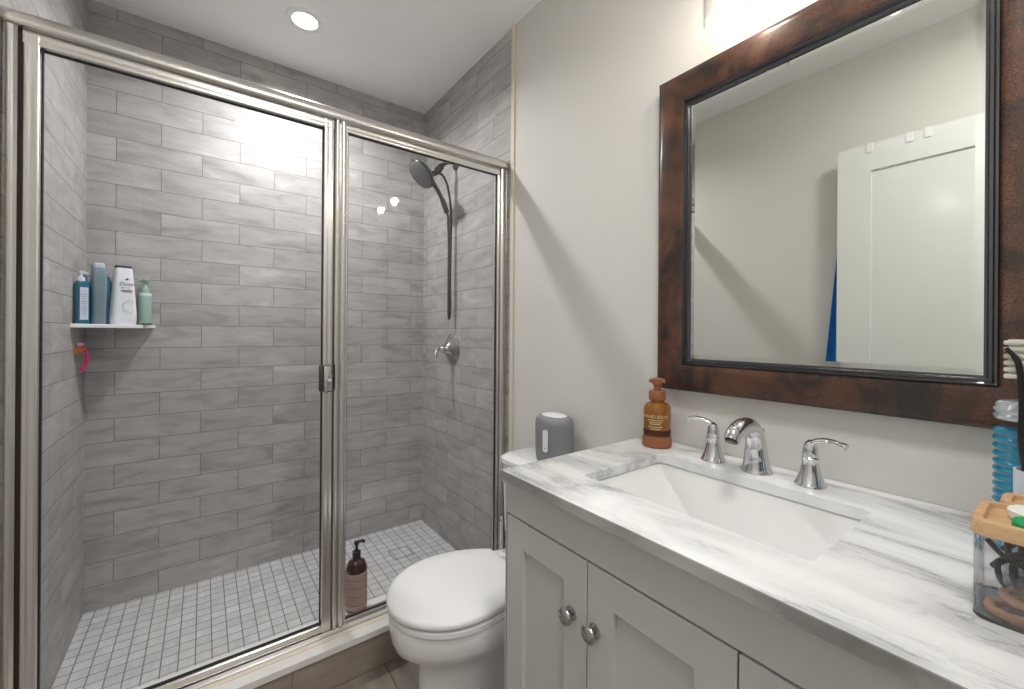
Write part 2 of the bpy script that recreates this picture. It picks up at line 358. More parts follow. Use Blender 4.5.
# ------------------------------------------------------------------ room door (open, flat against the left wall)
DX0, DX1 = -.342, -.302
b = BM()
y0, y1, z0, z1 = -.10, .698, .012, 2.121
add_box(b, DX0, DX1-.008, y0, y1, z0, z1)
st = .128
for (a0, a1, c0, c1) in ((y0, y0+st, z0, z1), (y1-st, y1, z0, z1), (y0+st, y1-st, z1-.125, z1), (y0+st, y1-st, z0, .22), (y0+st, y1-st, .93, 1.06)):
    add_box(b, DX1-.010, DX1, a0, a1, c0, c1)
dr = struct('door_1', b, 'doorp')
b = BM(); add_lathe(b, [(.027, 0), (.027, .006), (.010, .012), (.010, .035), (.026, .045), (.030, .060), (.024, .072), (.001, .075)], c=(DX1, y1-.06, 1.0), axis='x')
struct('door_handle', b, 'brushed', True, parent=dr)
hk = None
for i, (yy, lb) in enumerate(((.575, 'white over-door hook alone near the free edge of the open door'), (.438, 'middle one of three white over-door hooks on the open door'), (.378, 'white over-door hook furthest from the free edge of the open door'))):
    if hk is None:
        b = BM(); add_box(b, DX1+.0005, DX1+.004, yy-.012, yy+.012, z1-.040, z1+.004, .0008); add_box(b, DX0-.004, DX1+.004, yy-.012, yy+.012, z1+.001, z1+.004, .0008)
        add_box(b, DX0-.005, DX0-.0008, yy-.012, yy+.012, z1-.06, z1+.004, .0008)
        hk = obj('over_door_hook', b, 'plastic', None, False); origin(hk, (DX1, yy, z1)); tag(hk, lb, 'hook', 'over-door hooks on the white door')
    else:
        h2 = hk.copy(); C.objects.link(h2); h2.location = (DX1, yy, z1); h2['label'] = lb
# towel hanging on the wall behind the door
t = thing('bath_towel', 'bright blue towel hanging behind the edge of the open white door', 'towel', (L+.02, .60, 1.82))
b = BM(); rings = []
nz, ny = 26, 40
for i in range(nz+1):
    z = 1.80 - i/nz*1.0; k = (i/nz); hw = (.012 + (.117-.012)*min(1, (1.80-z)/.16)**.8) + max(0, 1.64-z)*.082
    yc = .60
    ring = []
    for j in range(ny+1):
        s = -1+2*j/ny; xx = L+.021+.009*sin(s*13+.6)*(1-.3*k)+.004*sin(s*31+k*3)
        ring.append((xx, yc+s*hw, z+.006*sin(s*7)))
    rings.append(ring)
fr_ = [[Vector(p) for p in q] + [Vector((p[0]-.004, p[1], p[2])) for p in reversed(q)] for q in rings]
rings_loft(b, fr_); obj('towel_cloth', b, 'blue', t, angle=60)
t2 = thing('wall_hook', 'small nickel hook holding the blue towel on the left wall', 'hook', (L, .60, 1.83))
b = BM(); add_lathe(b, [(.018, 0), (.018, .004), (.006, .006)], c=(L-.001, .60, 1.83), axis='x', n=20); add_tube(b, [(L, .60, 1.83), (L+.016, .60, 1.822), (L+.030, .60, 1.83), (L+.036, .60, 1.845)], .004); obj('hook_arm', b, 'brushed', t2)

# ------------------------------------------------------------------ shower enclosure
t = thing('shower_enclosure', 'framed clear glass shower enclosure with a polished nickel frame', 'shower enclosure', (.36, G, .15))
def profile_x(bm, prof, x0, x1):  # prof (y,z) swept along x
    rings_loft(bm, [[Vector((x, p[0], p[1])) for p in prof] for x in (x0, x1)])
def profile_z(bm, prof, z0, z1):
    rings_loft(bm, [[Vector((p[0], p[1], z)) for p in prof] for z in (z0, z1)])
def arc(cx, cy, rx, ry, a0, a1, n=10): return [(cx+rx*cos(radians(a0+(a1-a0)*i/n)), cy+ry*sin(radians(a0+(a1-a0)*i/n))) for i in range(n+1)]
# header: rounded tube section with a lip
hp = [(G+.022, 1.974), (G+.026, 2.004)] + arc(G-.004, 1.988, .030, .030, 30, 180, 16) + [(G-.034, 1.978), (G-.030, 1.974)]
b = BM(); profile_x(b, hp, L+.001, W-.003); obj('header_rail', b, 'nickel', t, angle=50)
# bottom track
bp_ = [(G-.034, .151), (G-.034, .156), (G-.026, .160), (G-.022, .163), (G+.010, .163), (G+.010, .170), (G+.020, .170), (G+.024, .151)]
b = BM(); profile_x(b, bp_, L+.001, W-.003); obj('bottom_track', b, 'nickel', t, angle=30)
b = BM(); profile_x(b, [(G-.052, .1502), (G-.052, .1520), (G-.036, .1540), (G-.036, .1502)], L+.002, W-.004); obj('caulk_bead', b, 'trim', t)
# jambs
b = BM(); profile_z(b, [(L+.0005, G-.020), (L+.003, G-.026), (L+.010, G-.028), (L+.020, G-.026), (L+.026, G-.019), (L+.0265, G+.022), (L+.0005, G+.022)], .165, 1.976); obj('left_jamb', b, 'nickel', t)
b = BM(); profile_z(b, arc(W-.020, G-.015, .014, .008, 180, 360, 8)+[(W-.003, G-.022), (W-.003, G+.022), (W-.038, G+.022), (W-.038, G-.004), (W-.033, G-.004)], .165, 1.976); obj('right_jamb', b, 'nickel', t)
b = BM(); add_box(b, L+.0265, L+.034, G-.012, G+.010, .165, 1.974)
for k in range(220): add_box(b, L+.0275, L+.033, G-.0145, G-.011, .17+k*.0082, .17+k*.0082+.0045)
obj('hinge_gasket', b, 'gasket', t, False)
# central post
b = BM(); profile_z(b, arc(.377, G-.016, .008, .010, 180, 360, 8)+[(.386, G-.016)]+arc(.398, G-.015, .010, .012, 180, 360, 10)[1:]+[(.408, G+.020), (.369, G+.020)], .165, 1.975); obj('center_post', b, 'nickel', t)
# fixed panel frame
def bar_prof(lo, hi, yc, d):
    c = min(.0035, (hi-lo)*.2); y0, y1 = yc-d/2, yc+d/2; m_ = (lo+hi)/2; w_ = (hi-lo)
    return [(lo, y1), (hi, y1), (hi, y0+c), (hi-c*.4, y0+c*.25), (hi-c, y0), (m_+w_*.12, y0+.0006), (m_, y0+.0014), (m_-w_*.12, y0+.0006), (lo+c, y0), (lo+c*.4, y0+c*.25), (lo, y0+c)]
def bar_x(bm, x0, x1, z0, z1, yc=G, d=.022): profile_x(bm, [(p[1], p[0]) for p in bar_prof(z0, z1, yc, d)], x0, x1)
def bar_z(bm, x0, x1, z0, z1, yc=G, d=.022): profile_z(bm, bar_prof(x0, x1, yc, d), z0, z1)
b = BM(); bar_x(b, .408, W-.038, 1.944, 1.974, G, .026); bar_x(b, .408, W-.038, .163, .172, G, .02); bar_z(b, .406, .417, .165, 1.975); bar_z(b, W-.048, W-.038, .165, 1.975)
fp = obj('fixed_panel', b, 'nickel', t)
b = BM(); add_box(b, .414, W-.045, G-.003, G+.003, .169, 1.947); obj('glass_pane', b, 'glass', fp, False)
b = BM()
for q in ((.417, .4185, .172, 1.944), (W-.0495, W-.048, .172, 1.944), (.417, W-.048, .172, .1735), (.417, W-.048, 1.9425, 1.944)): add_box(b, q[0], q[1], G-.0065, G+.005, q[2], q[3])
obj('glazing_seal', b, 'dark', fp, False)
# door
b = BM(); bar_x(b, -.369, .366, 1.938, 1.9725, G-.004, .030); bar_x(b, -.366, .366, .165, .188, G-.004, .028); bar_z(b, -.369, -.339, .165, 1.971, G-.004, .030); bar_z(b, .334, .366, .165, 1.971, G-.004, .030)
d = obj('shower_door', b, 'nickel', t)
b = BM(); add_box(b, -.342, .337, G-.003, G+.003, .184, 1.941); obj('glass_pane', b, 'glass', d, False)
b = BM()
for q in ((-.3390, -.3365, .188, 1.938), (.3315, .334, .188, 1.938), (-.339, .334, .188, .190), (-.339, .334, 1.936, 1.938)): add_box(b, q[0], q[1], G-.0075, G+.005, q[2], q[3])
obj('glazing_seal', b, 'dark', d, False)
b = BM(); add_box(b, .333, .358, G-.040, G-.016, 1.010, 1.105, .003); add_box(b, .318, .334, G-.040, G-.028, 1.014, 1.104, .003); add_box(b, .340, .354, G-.016, G-.008, 1.03, 1.09)
obj('door_pull', b, 'steel', d)
b = BM(); add_box(b, .334, .358, G-.042, G-.039, 1.013, 1.102, .001); obj('pull_face', b, 'chrome', d)

# ------------------------------------------------------------------ recessed lights
def downlight(x, y, label, R=.062):
    t = thing('recessed_light', label, 'ceiling light', (x, y, H))
    b = BM(); add_lathe(b, [(R-.012, -.001), (R-.010, -.006), (R+.012, -.006), (R+.018, -.0005)], c=(x, y, H), n=48, cap=False)
    obj('trim_ring', b, 'whitemetal', t)
    b = BM(); add_lathe(b, [(.001, -.003), (R-.011, -.003), (R-.010, -.0015), (.001, -.0015)], c=(x, y, H), n=48, cap=False); obj('lens', b, 'emit', t)
downlight(LX, LY, 'round recessed light in the white ceiling above the shower')

# ------------------------------------------------------------------ vanity light
t = thing('vanity_light', 'two-lamp wall light with clear glass shades above the framed mirror', 'wall light', (W, .37, 2.15))
b = BM(); add_box(b, W-.022, W+.001, .30, .44, 2.085, 2.215, .004); obj('backplate', b, 'brushed', t)
b = BM(); add_tube(b, [(1.075, .22, 2.165), (1.075, .52, 2.165)], .008); add_tube(b, [(W-.02, .37, 2.15), (1.075, .37, 2.165)], .012); obj('crossbar', b, 'brushed', t)
for y in LAMPY:
    b = BM(); add_tube(b, spline([(1.075, y, 2.165), (1.05, y, 2.185), (1.015, y, 2.185), (1.0, y, 2.165), (1.0, y, 2.15)], 5), .006)
    ar = obj('arm', b, 'brushed', t)
    b = BM(); add_lathe(b, [(.004, .02), (.016, .018), (.020, .006), (.020, -.006), (.014, -.008), (.014, -.035), (.004, -.035)], c=(1.0, y, 2.135), n=32); obj('socket_cap', b, 'brushed', ar)
    b = BM(); add_lathe(b, [(.018, .006), (.046, .001), (.050, -.004), (.050, -.158), (.0485, -.1595), (.047, -.158), (.047, -.006), (.018, .002), (.017, .005)], c=(1.0, y, 2.136), n=48, cap=False); obj('glass_shade', b, 'shade', ar)
    b = BM(); add_lathe(b, [(.010, .045), (.010, .030), (.016, .018), (.021, .0), (.018, -.014), (.010, -.022), (.001, -.024)], c=(1.0, y, 2.078), n=24); obj('bulb', b, 'bulb', ar)

# ------------------------------------------------------------------ mirror
my0, my1, mz0, mz1 = -.006, .745, 1.0605, 1.968
iy0, iy1, iz0, iz1 = .0945, .6465, 1.1515, 1.8685
t = thing('framed_mirror', 'large rectangular mirror in a dark bronze-brown wooden frame above the vanity', 'mirror', (W, .37, 1.06))
def frame_loop(bm, prof):   # prof: (fraction outer->inner 0..1, x)
    rings = []
    for k, x in prof:
        a, bb, c, dd = my0+(iy0-my0)*k, my1+(iy1-my1)*k, mz0+(iz0-mz0)*k, mz1+(iz1-mz1)*k
        rings.append([Vector((x, a, c)), Vector((x, bb, c)), Vector((x, bb, dd)), Vector((x, a, dd))])
    rings_loft(bm, rings, False, False)
b = BM(); frame_loop(b, [(0, W+.001), (0, W-.026), (.03, W-.029), (.06, W-.029), (.09, W-.031), (.2, W-.033), (.4, W-.034), (.6, W-.034), (.76, W-.031), (.82, W-.027), (.82, W+.001)]); obj('wood_frame', b, 'frame', t, angle=25)
b = BM(); frame_loop(b, [(.815, W-.002), (.815, W-.029), (.835, W-.0315), (.865, W-.0315), (.89, W-.027), (.90, W-.024), (.94, W-.024), (.965, W-.021), (1.0, W-.020), (1.0, W-.004)]); obj('inner_bead', b, 'bead', t, angle=25)
def bevel_glass():
    b = BM(); e = .012
    o_ = [Vector((W-.0165, y, z)) for y, z in ((iy0-.006, iz0-.006), (iy1+.006, iz0-.006), (iy1+.006, iz1+.006), (iy0-.006, iz1+.006))]
    i_ = [Vector((W-.0185, y, z)) for y, z in ((iy0+e, iz0+e), (iy1-e, iz0+e), (iy1-e, iz1-e), (iy0+e, iz1-e))]
    k_ = [Vector((W-.008, p.y, p.z)) for p in o_]
    rings_loft(b, [k_, o_, i_]); return b
obj('mirror_glass', bevel_glass(), 'mirror', t, False)

# ------------------------------------------------------------------ vanity cabinet
VX, VY0, VY1 = .587, NY+.012, .818
t = thing('vanity_cabinet', 'pale grey shaker vanity cabinet with round metal knobs under the marble top', 'vanity cabinet', (.85, .34, 0))
b = BM()
add_box(b, VX+.020, VX+.038, VY0, VY1, .10, .10+.03); add_box(b, VX+.002, VX+.020, VY0, VY1, .790, .8765, .001)      # face frame rails
add_box(b, VX+.020, W-.004, VY1-.018, VY1, .0, .8765); add_box(b, VX+.020, W-.004, VY0, VY0+.018, 0, .8765)
add_box(b, VX+.020, VX+.036, VY0+.018, VY1-.018, .13, .74); add_box(b, W-.02, W-.004, VY0+.018, VY1-.018, .0, .8765); add_box(b, VX+.07, W-.02, VY0+.018, VY1-.018, .10, .118)
add_box(b, VX+.07, VX+.085, VY0+.018, VY1-.018, .0, .10)
add_box(b, VX+.003, VX+.020, VY1-.004, VY1, .10, .79)
obj('cabinet_body', b, 'cab', t, False)
def shaker(y0, y1, z0, z1, fw, nm):
    b = BM(); add_box(b, VX+.010, VX+.0185, y0+.004, y1-.004, z0+.004, z1-.004)
    add_box(b, VX, VX+.018, y0, y0+fw, z0, z1, .0012); add_box(b, VX, VX+.018, y1-fw, y1, z0, z1, .0012)
    add_box(b, VX, VX+.018, y0+fw-.001, y1-fw+.001, z1-fw, z1, .0012); add_box(b, VX, VX+.018, y0+fw-.001, y1-fw+.001, z0, z0+fw, .0012)
    return obj(nm, b, 'cab', t, False)
def knob(parent, y, z):
    b = BM(); add_lathe(b, [(.0135, .0005), (.0135, -.003), (.0110, -.0045), (.0060, -.008), (.0060, -.012), (.010, -.0145), (.0158, -.0165), (.0165, -.0190), (.0155, -.0215), (.0125, -.0235), (.0118, -.0230), (.0080, -.0250), (.001, -.0265)], c=(VX, y, z), axis='x', n=28)
    obj('knob', b, 'brushed', parent)
d = shaker(.5495, .807, .112, .786, .062, 'cabinet_door'); knob(d, .589, .668)
d = shaker(.2720, .5465, .112, .786, .062, 'cabinet_door'); knob(d, .528, .668)
for z0, z1 in ((.600, .786), (.360, .597), (.112, .357)):
    d = shaker(.002, .2690, z0, z1, .045, 'drawer'); knob(d, .1355, (z0+z1)/2)
b = BM(); add_box(b, VX+.002, VX+.020, VY0, -.001, .10, .79); obj('filler_panel', b, 'cab', t, False)

# countertop with rectangular cut-out
CT, CB_ = .900, .877
cx0, cx1, cy0, cy1 = .5618, W-.001, NY+.002, .802
sx0, sx1, sy0, sy1 = .692, .985, .219, .662
sinkloop = rrect((sx0+sx1)/2, (sy0+sy1)/2, sx1-sx0, sy1-sy0, .012, 4)
t = thing('vanity_countertop', 'white marble countertop with grey veins on the vanity cabinet', 'countertop', (.85, .34, .866))
b = BM()
def outer_loop(ins, z):
    return [Vector((max(cx0+ins, 0), 0, 0))]  # placeholder, not used
n = len(sinkloop)
ctr = Vector(((sx0+sx1)/2, (sy0+sy1)/2))
def ray_rect(p, ins):
    x0, x1, y0, y1 = cx0+ins, cx1, cy0, cy1-ins
    dx, dy = p[0]-ctr.x, p[1]-ctr.y; best = 1e9
    for v, lo, hi in ((dx, x0-ctr.x, x1-ctr.x), (dy, y0-ctr.y, y1-ctr.y)):
        if abs(v) > 1e-9: best = min(best, (hi if v > 0 else lo)/v)
    return (ctr.x+dx*best, ctr.y+dy*best)
# add the directions of the four outer corners to the loop so that corners stay sharp
import itertools
dirs = [math.atan2(p[1]-ctr.y, p[0]-ctr.x) for p in sinkloop]
corner_dirs = [math.atan2(yy-ctr.y, xx-ctr.x) for xx, yy in itertools.product((cx0, cx1), (cy0, cy1))]
def ray_hole(a):
    dx, dy = cos(a), sin(a); best = 1e9
    for v, lo, hi in ((dx, sx0-ctr.x, sx1-ctr.x), (dy, sy0-ctr.y, sy1-ctr.y)):
        if abs(v) > 1e-9: best = min(best, (hi if v > 0 else lo)/v)
    return (ctr.x+dx*best, ctr.y+dy*best)
loop = sorted([(a, p) for a, p in zip(dirs, sinkloop)] + [(a, ray_hole(a)) for a in corner_dirs])
inner = [p for a, p in loop]
def corner_point(a, ins):
    p = (ctr.x+cos(a), ctr.y+sin(a)); return ray_rect(p, ins)
def outer(ins):
    o_ = []
    for a, p in loop:
        if a in corner_dirs:
            xx, yy = list(itertools.product((cx0, cx1), (cy0, cy1)))[corner_dirs.index(a)]
            o_.append((xx+(ins if xx == cx0 else 0), yy-(ins if yy == cy1 else 0)))
        else: o_.append(corner_point(a, ins))
    return o_
V = lambda o_, z: [Vector((p[0], p[1], z)) for p in o_]
rings_loft(b, [V(inner, CB_), V(inner, CT-.002), V([(ctr.x+(p[0]-ctr.x)*1.006, ctr.y+(p[1]-ctr.y)*1.004) for p in inner], CT), V(outer(.0025), CT), V(outer(.0007), CT-.0008), V(outer(0), CT-.0025), V(outer(0), CB_+.002), V(outer(.002), CB_), V(inner, CB_)], False, False)
bmesh.ops.remove_doubles(b, verts=b.verts[:], dist=1e-5)
sl = obj('marble_slab', b, 'marble', t, False)
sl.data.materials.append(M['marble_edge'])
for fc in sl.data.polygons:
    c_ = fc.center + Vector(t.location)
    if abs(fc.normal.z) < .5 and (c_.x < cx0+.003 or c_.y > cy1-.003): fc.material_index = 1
# sink basin (under the cut-out)
t = thing('sink', 'white rectangular undermount sink set in the marble countertop', 'sink', (.845, .44, .74))
b = BM(); e = .010
sec = []
def rr(x0, x1, y0, y1, rad): return rrect((x0+x1)/2, (y0+y1)/2, x1-x0, y1-y0, rad, 5)
sec = [(rr(sx0-.03, sx1+.03, sy0-.03, sy1+.03, .02), .866), (rr(sx0-.03, sx1+.03, sy0-.03, sy1+.03, .02), .8765), (rr(sx0-.006, sx1+.006, sy0-.006, sy1+.006, .010), .8765), (rr(sx0-.002, sx1+.002, sy0-.002, sy1+.002, .009), .872), (rr(sx0-.0, sx1, sy0+.002, sy1-.002, .008), .862),
       (rr(sx0+.038, sx1-.034, sy0+.070, sy1-.104, .010), .774), (rr(sx0+.043, sx1-.039, sy0+.078, sy1-.112, .012), .769), (rr(sx0+.06, sx1-.055, sy0+.10, sy1-.130, .02), .767), (rr(.835, .865, .425, .455, .014), .764)]
out = [(rr(.80, .90, .39, .49, .04), .745), (rr(sx0+.02, sx1-.02, sy0+.09, sy1-.09, .04), .752), (rr(sx0-.010, sx1+.010, sy0-.010, sy1+.010, .03), .835), (rr(sx0-.028, sx1+.028, sy0-.028, sy1+.028, .02), .866)]
rings_loft(b, [V(o_, z) for o_, z in out+sec]); obj('basin', b, 'porcelain', t, angle=22)
b = BM(); add_lathe(b, [(.021, .0), (.022, .0025), (.016, .003), (.012, .001), (.001, .001)], c=(.85, .44, .7645), n=28); obj('drain', b, 'chrome', t)

# ------------------------------------------------------------------ faucet (three pieces on the marble)
FX = 1.045
t = thing('sink_faucet', 'three-piece chrome faucet with curved spout and two levers behind the sink', 'faucet', (FX, .443, .9))
def faucet_handle(y, sgn):
    b = BM(); add_lathe(b, [(.0295, 0), (.0295, .003), (.0275, .006), (.0240, .014), (.0195, .028), (.0165, .042), (.0150, .052), (.0165, .055), (.0165, .059), (.0140, .061)], c=(FX, y, .9), n=36); hb = obj('handle_base', b, 'chrome', t)
    b = BM(); add_lathe(b, [(.0135, .061), (.0148, .067), (.0135, .080), (.0095, .092), (.002, .097)], c=(FX, y, .9), n=28)
    P = spline([(FX, y+sgn*.000, .975), (FX-.002, y+sgn*.006, .992), (FX-.007, y+sgn*.022, 1.000), (FX-.014, y+sgn*.043, 1.003), (FX-.020, y+sgn*(.058 if sgn > 0 else .068), .998)], 6)
    nn = len(P); add_tube(b, P, [.0085-.0030*(i/nn) + (.0018 if i > nn*.85 else 0) for i in range(nn)], 14, flat=(.8, 1.15)); obj('lever', b, 'chrome', hb)
faucet_handle(.546, 1)
faucet_handle(.335, -1)
b = BM(); add_lathe(b, [(.034, 0), (.034, .004), (.032, .007), (.030, .012)], c=(FX, .443, .9), n=36, sx=1.0, sy=1.0)
P = spline([(FX, .443, .908), (FX-.002, .443, .94), (FX-.006, .443, .975), (FX-.018, .443, .998), (FX-.045, .443, 1.012), (FX-.080, .443, 1.013), (FX-.108, .443, 1.004), (FX-.121, .443, .989)], 7)
nn = len(P)
def rr_(k):
    pts = [(0, .031), (.10, .0265), (.22, .0225), (.4, .0195), (.6, .0185), (.8, .0175), (1, .0155)]
    for (a, ra), (c, rc) in zip(pts, pts[1:]):
        if k <= c: return ra+(rc-ra)*(k-a)/(c-a)
    return pts[-1][1]
add_tube(b, P, [rr_(i/(nn-1)) for i in range(nn)], 24, flat=(1, 1.05)); sp_ = obj('spout', b, 'chrome', t, angle=50)
b = BM(); add_lathe(b, [(.0125, 0), (.0135, .004), (.001, .004)], c=(FX-.1225, .443, .9855), n=20, M4=Matrix.Rotation(radians(28), 4, 'Y')); obj('aerator', b, 'steel', sp_)
b = BM(); add_tube(b, [(FX+.027, .443, .93), (FX+.028, .443, .985)], .0025); add_lathe(b, [(.003, 0), (.0065, .004), (.007, .010), (.004, .014), (.001, .015)], c=(FX+.028, .443, .983), n=18); add_tube(b, [(FX+.01, .443, .93), (FX+.027, .443, .935)], .003); obj('lift_rod', b, 'chrome', sp_)

# ------------------------------------------------------------------ toilet
TY = 1.155
def egg(xf, xb, hw, backw=None, n=28, xm=None):
    """outline, front tip xf (towards -x), flat-ish back at xb"""
    xm = xm if xm is not None else xf+(xb-xf)*.48
    backw = backw if backw is not None else hw*.6
    top = []
    for i in range(n+1):
        a = pi/2*i/n; top.append((xm-(xm-xf)*cos(a), hw*sin(a)))
    for i in range(1, n+1):
        s = i/n; top.append((xm+(xb-xm)*s, hw-(hw-backw)*(s**2.2)))
    return [(x, TY+y) for x, y in top] + [(x, TY-y) for x, y in reversed(top[1:])]
t = thing('toilet', 'white two-piece toilet with closed elongated lid beside the vanity', 'toilet', (.8, TY, 0))
b = BM()
add_loft(b, [(egg(.510, 1.06, .112, .105), 0), (egg(.510, 1.06, .112, .105), .012), (egg(.517, 1.06, .104, .098), .03), (egg(.522, 1.06, .099, .095), .12), (egg(.522, 1.05, .099, .098), .24), (egg(.517, 1.04, .103, .100), .262), (egg(.495, 1.02, .122, .108), .276), (egg(.463, 1.0, .152, .12), .290),
             (egg(.447, .98, .169, .13), .305), (egg(.439, .965, .178, .135), .330), (egg(.435, .96, .182, .135), .36), (egg(.434, .96, .182, .135), .385), (egg(.437, .955, .179, .133), .3925)])
obj('bowl', b, 'porcelain', t, angle=60)
b = BM(); add_loft(b, [(egg(.440, .845, .176, .115), .3925), (egg(.433, .85, .183, .120), .396), (egg(.433, .85, .183, .120), .409), (egg(.440, .845, .176, .115), .413)]); obj('seat', b, 'plastic', t, angle=60)
b = BM(); add_loft(b, [(egg(.437, .842, .178, .116), .4155), (egg(.429, .844, .183, .110), .419), (egg(.428, .844, .184, .110), .430), (egg(.432, .841, .180, .106), .4355), (egg(.445, .832, .168, .095), .4395), (egg(.50, .80, .12, .07), .4415)]); obj('lid', b, 'plastic', t, angle=60)
b = BM()
for s in (-1, 1): add_box(b, .835, .880, TY+s*.075-.020, TY+s*.075+.020, .392, .424, .006)
add_box(b, .842, .872, TY-.09, TY+.09, .3925, .410, .004); obj('hinge', b, 'plastic', t)
tk = lambda g, r_: rrect(1.022, TY-.008, .176+g, .380+g*1.2, r_, 5)
b = BM(); add_loft(b, [(rrect(1.03, TY, .14, .34, .03, 5), .385), (tk(-.03, .03), .40), (tk(-.012, .03), .46), (tk(0, .03), .70), (tk(0, .03), .716)]); add_box(b, .90, 1.08, TY-.11, TY+.11, .36, .39, .01); obj('tank', b, 'porcelain', t)
def octo(x0, x1, y0, y1, c): return [(x0+c, y0), (x1-c, y0), (x1-c*.3, y0+c*.4), (x1, y0+c*1.1), (x1, y1-c*1.1), (x1-c*.3, y1-c*.4), (x1-c, y1), (x0+c, y1), (x0+c*.25, y1-c*.5), (x0, y1-c*1.2), (x0, y0+c*1.2), (x0+c*.25, y0+c*.5)]
b = BM(); add_loft(b, [(octo(.928, W-.002, TY-.197-.006, TY+.197-.006, .040), .7165), (octo(.922, W-.001, TY-.203-.006, TY+.203-.006, .042), .722), (octo(.922, W-.001, TY-.203-.006, TY+.203-.006, .042), .738), (octo(.932, W-.005, TY-.193-.006, TY+.193-.006, .040), .7465), (octo(.95, W-.02, TY-.18, TY+.18, .03), .749)]); obj('tank_lid', b, 'porcelain', t, angle=30)
b = BM(); add_lathe(b, [(.013, 0), (.013, -.008), (.004, -.010)], c=(.934, TY+.155, .672), axis='x', n=20); add_tube(b, spline([(.925, TY+.155, .672), (.915, TY+.150, .671), (.912, TY+.12, .667), (.912, TY+.08, .664)], 5), [.006]*8+[.007]*8, 10); obj('flush_lever', b, 'chrome', t)
for s in (-1, 1):
    b = BM(); add_lathe(b, [(.014, 0), (.014, .006), (.008, .014), (.001, .016)], c=(.80, TY+s*.112, .018), n=18); obj('bolt_cap', b, 'plastic', t)

# diffuser on tank
dx, dy, dz = 1.042, 1.142, .7492
t = thing('air_freshener', 'grey rounded air freshener with white top standing on the toilet tank', 'air freshener', (dx, dy, dz))
b = BM(); add_lathe(b, [(.044, 0), (.0475, .003), (.0505, .03), (.0515, .10), (.0515, .140), (.049, .155), (.042, .165), (.034, .168)], c=(dx, dy, dz), n=48, sy=1.62, sx=1.15); obj('housing', b, 'greyp', t)
b = BM(); add_lathe(b, [(.033, .167), (.0335, .1695), (.030, .171), (.001, .171)], c=(dx, dy, dz), n=40, sy=1.62, sx=1.15); obj('top_cap', b, 'plastic', t)
# slot facing the far left of the body as seen from the camera
ang = radians(192)
def on_diff(uu, vv, off=.0012):
    a = ang + uu/.05; return Vector((dx+(.0515*1.15+off)*cos(a), dy+(.0515*1.62+off)*sin(a), dz+.085+vv))
b = BM(); outl = rrect(0, 0, .014, .080, .0068, 6)
bm_c = [b.verts.new(on_diff(p[0], p[1], .0006)) for p in outl]; bm_o = [b.verts.new(on_diff(p[0], p[1], .0022)) for p in outl]
for i in range(len(outl)):
    j = (i+1) % len(outl); b.faces.new((bm_c[i], bm_c[j], bm_o[j], bm_o[i]))
b.faces.new(bm_o); obj('control_slot', b, 'plastic', t)
b = BM(); q = on_diff(0, -.026, .0024); add_lathe(b, [(.0022, -.0003), (.0022, .0006), (.001, .0008)], c=q, axis='x', n=12); obj('button', b, 'steel', t)

# toilet brush, its handle leaning up between toilet and curb
t = thing('toilet_brush', 'white toilet brush handle standing between the toilet and the shower curb', 'toilet brush', (1.010, 1.430, 0))
b = BM(); add_lathe(b, [(.042, 0), (.045, .006), (.040, .10), (.034, .19), (.030, .20), (.028, .20), (.028, .19)], c=(1.010, 1.430, 0), n=28, cap=True); obj('holder', b, 'plastic', t)
a0, a1 = Vector((1.010, 1.430, .18)), Vector((1.057, 1.498, .413))
b = BM(); P = [a0.lerp(a1, k/12) for k in range(13)]
add_tube(b, P, [.0045+.0035*min(1, max(0, (k-3)/3)) - (.0025 if k == 12 else 0) for k in range(13)], 14, flat=(1, .8)); obj('handle', b, 'plastic', t)
b = BM(); P = [a0.lerp(a1, .70+.27*k/8)+Vector((0, .0035, .001)) for k in range(9)]; add_tube(b, P, [.004]+[.0068]*7+[.004], 12, flat=(.8, 1)); obj('grip_inlay', b, 'chrome', t)
b = BM(); q = a0.lerp(a1, .94)+Vector((-.0045, -.0045, .0)); add_lathe(b, [(.0032, -.0015), (.0032, .0012), (.001, .0013)], c=q, axis='y', n=14); obj('hang_hole', b, 'dark', t)

# ------------------------------------------------------------------ shower fittings
t = thing('hand_shower', 'grey hand shower with round head and hose hooked on the right shower wall', 'hand shower', (W, 2.05, 2.15))
hc = Vector((.915, 2.05, 2.055)); hn = Vector((-.72, -.04, -.69)).normalized()
rot = hn.to_track_quat('Z', 'Y').to_matrix().to_4x4()
b = BM(); add_tube(b, spline([(W, 2.05, 2.155), (W-.04, 2.05, 2.158), (W-.075, 2.05, 2.140), (W-.100, 2.05, 2.118)], 6), .0105); obj('wall_arm', b, 'steel', t)
b = BM(); add_lathe(b, [(.032, 0), (.030, -.006), (.014, -.012)], c=(W, 2.05, 2.155), axis='x', n=28); obj('flange', b, 'steel', t)
b = BM(); 
for k, (rd, ln) in enumerate(((.016, .0), (.018, .012), (.013, .020), (.019, .030), (.019, .042), (.012, .052))): pass
Pm = Matrix.Rotation(radians(-142), 4, 'Y')
add_lathe(b, [(.013, -.008), (.018, .0), (.018, .014), (.012, .018), (.012, .022), (.021, .026), (.021, .040), (.014, .046), (.014, .060), (.010, .066)], c=(W-.092, 2.05, 2.124), n=20, M4=Pm)
add_tube(b, [(W-.118, 2.05, 2.088), (W-.140, 2.05, 2.072)], .015, 14); obj('holder', b, 'steel', t)
b = BM(); add_lathe(b, [(.002, -.048), (.020, -.044), (.045, -.032), (.068, -.016), (.079, -.004), (.081, .004), (.078, .009), (.074, .010)], c=hc, n=44, M4=rot)
neck0 = hc - hn*.025 + Vector((.035, 0, -.02))
P = spline([hc - hn*.030 + Vector((.01, 0, .0)), (W-.150, 2.05, 2.035), (W-.110, 2.05, 1.985), (W-.078, 2.05, 1.930), (W-.056, 2.05, 1.876)], 6)
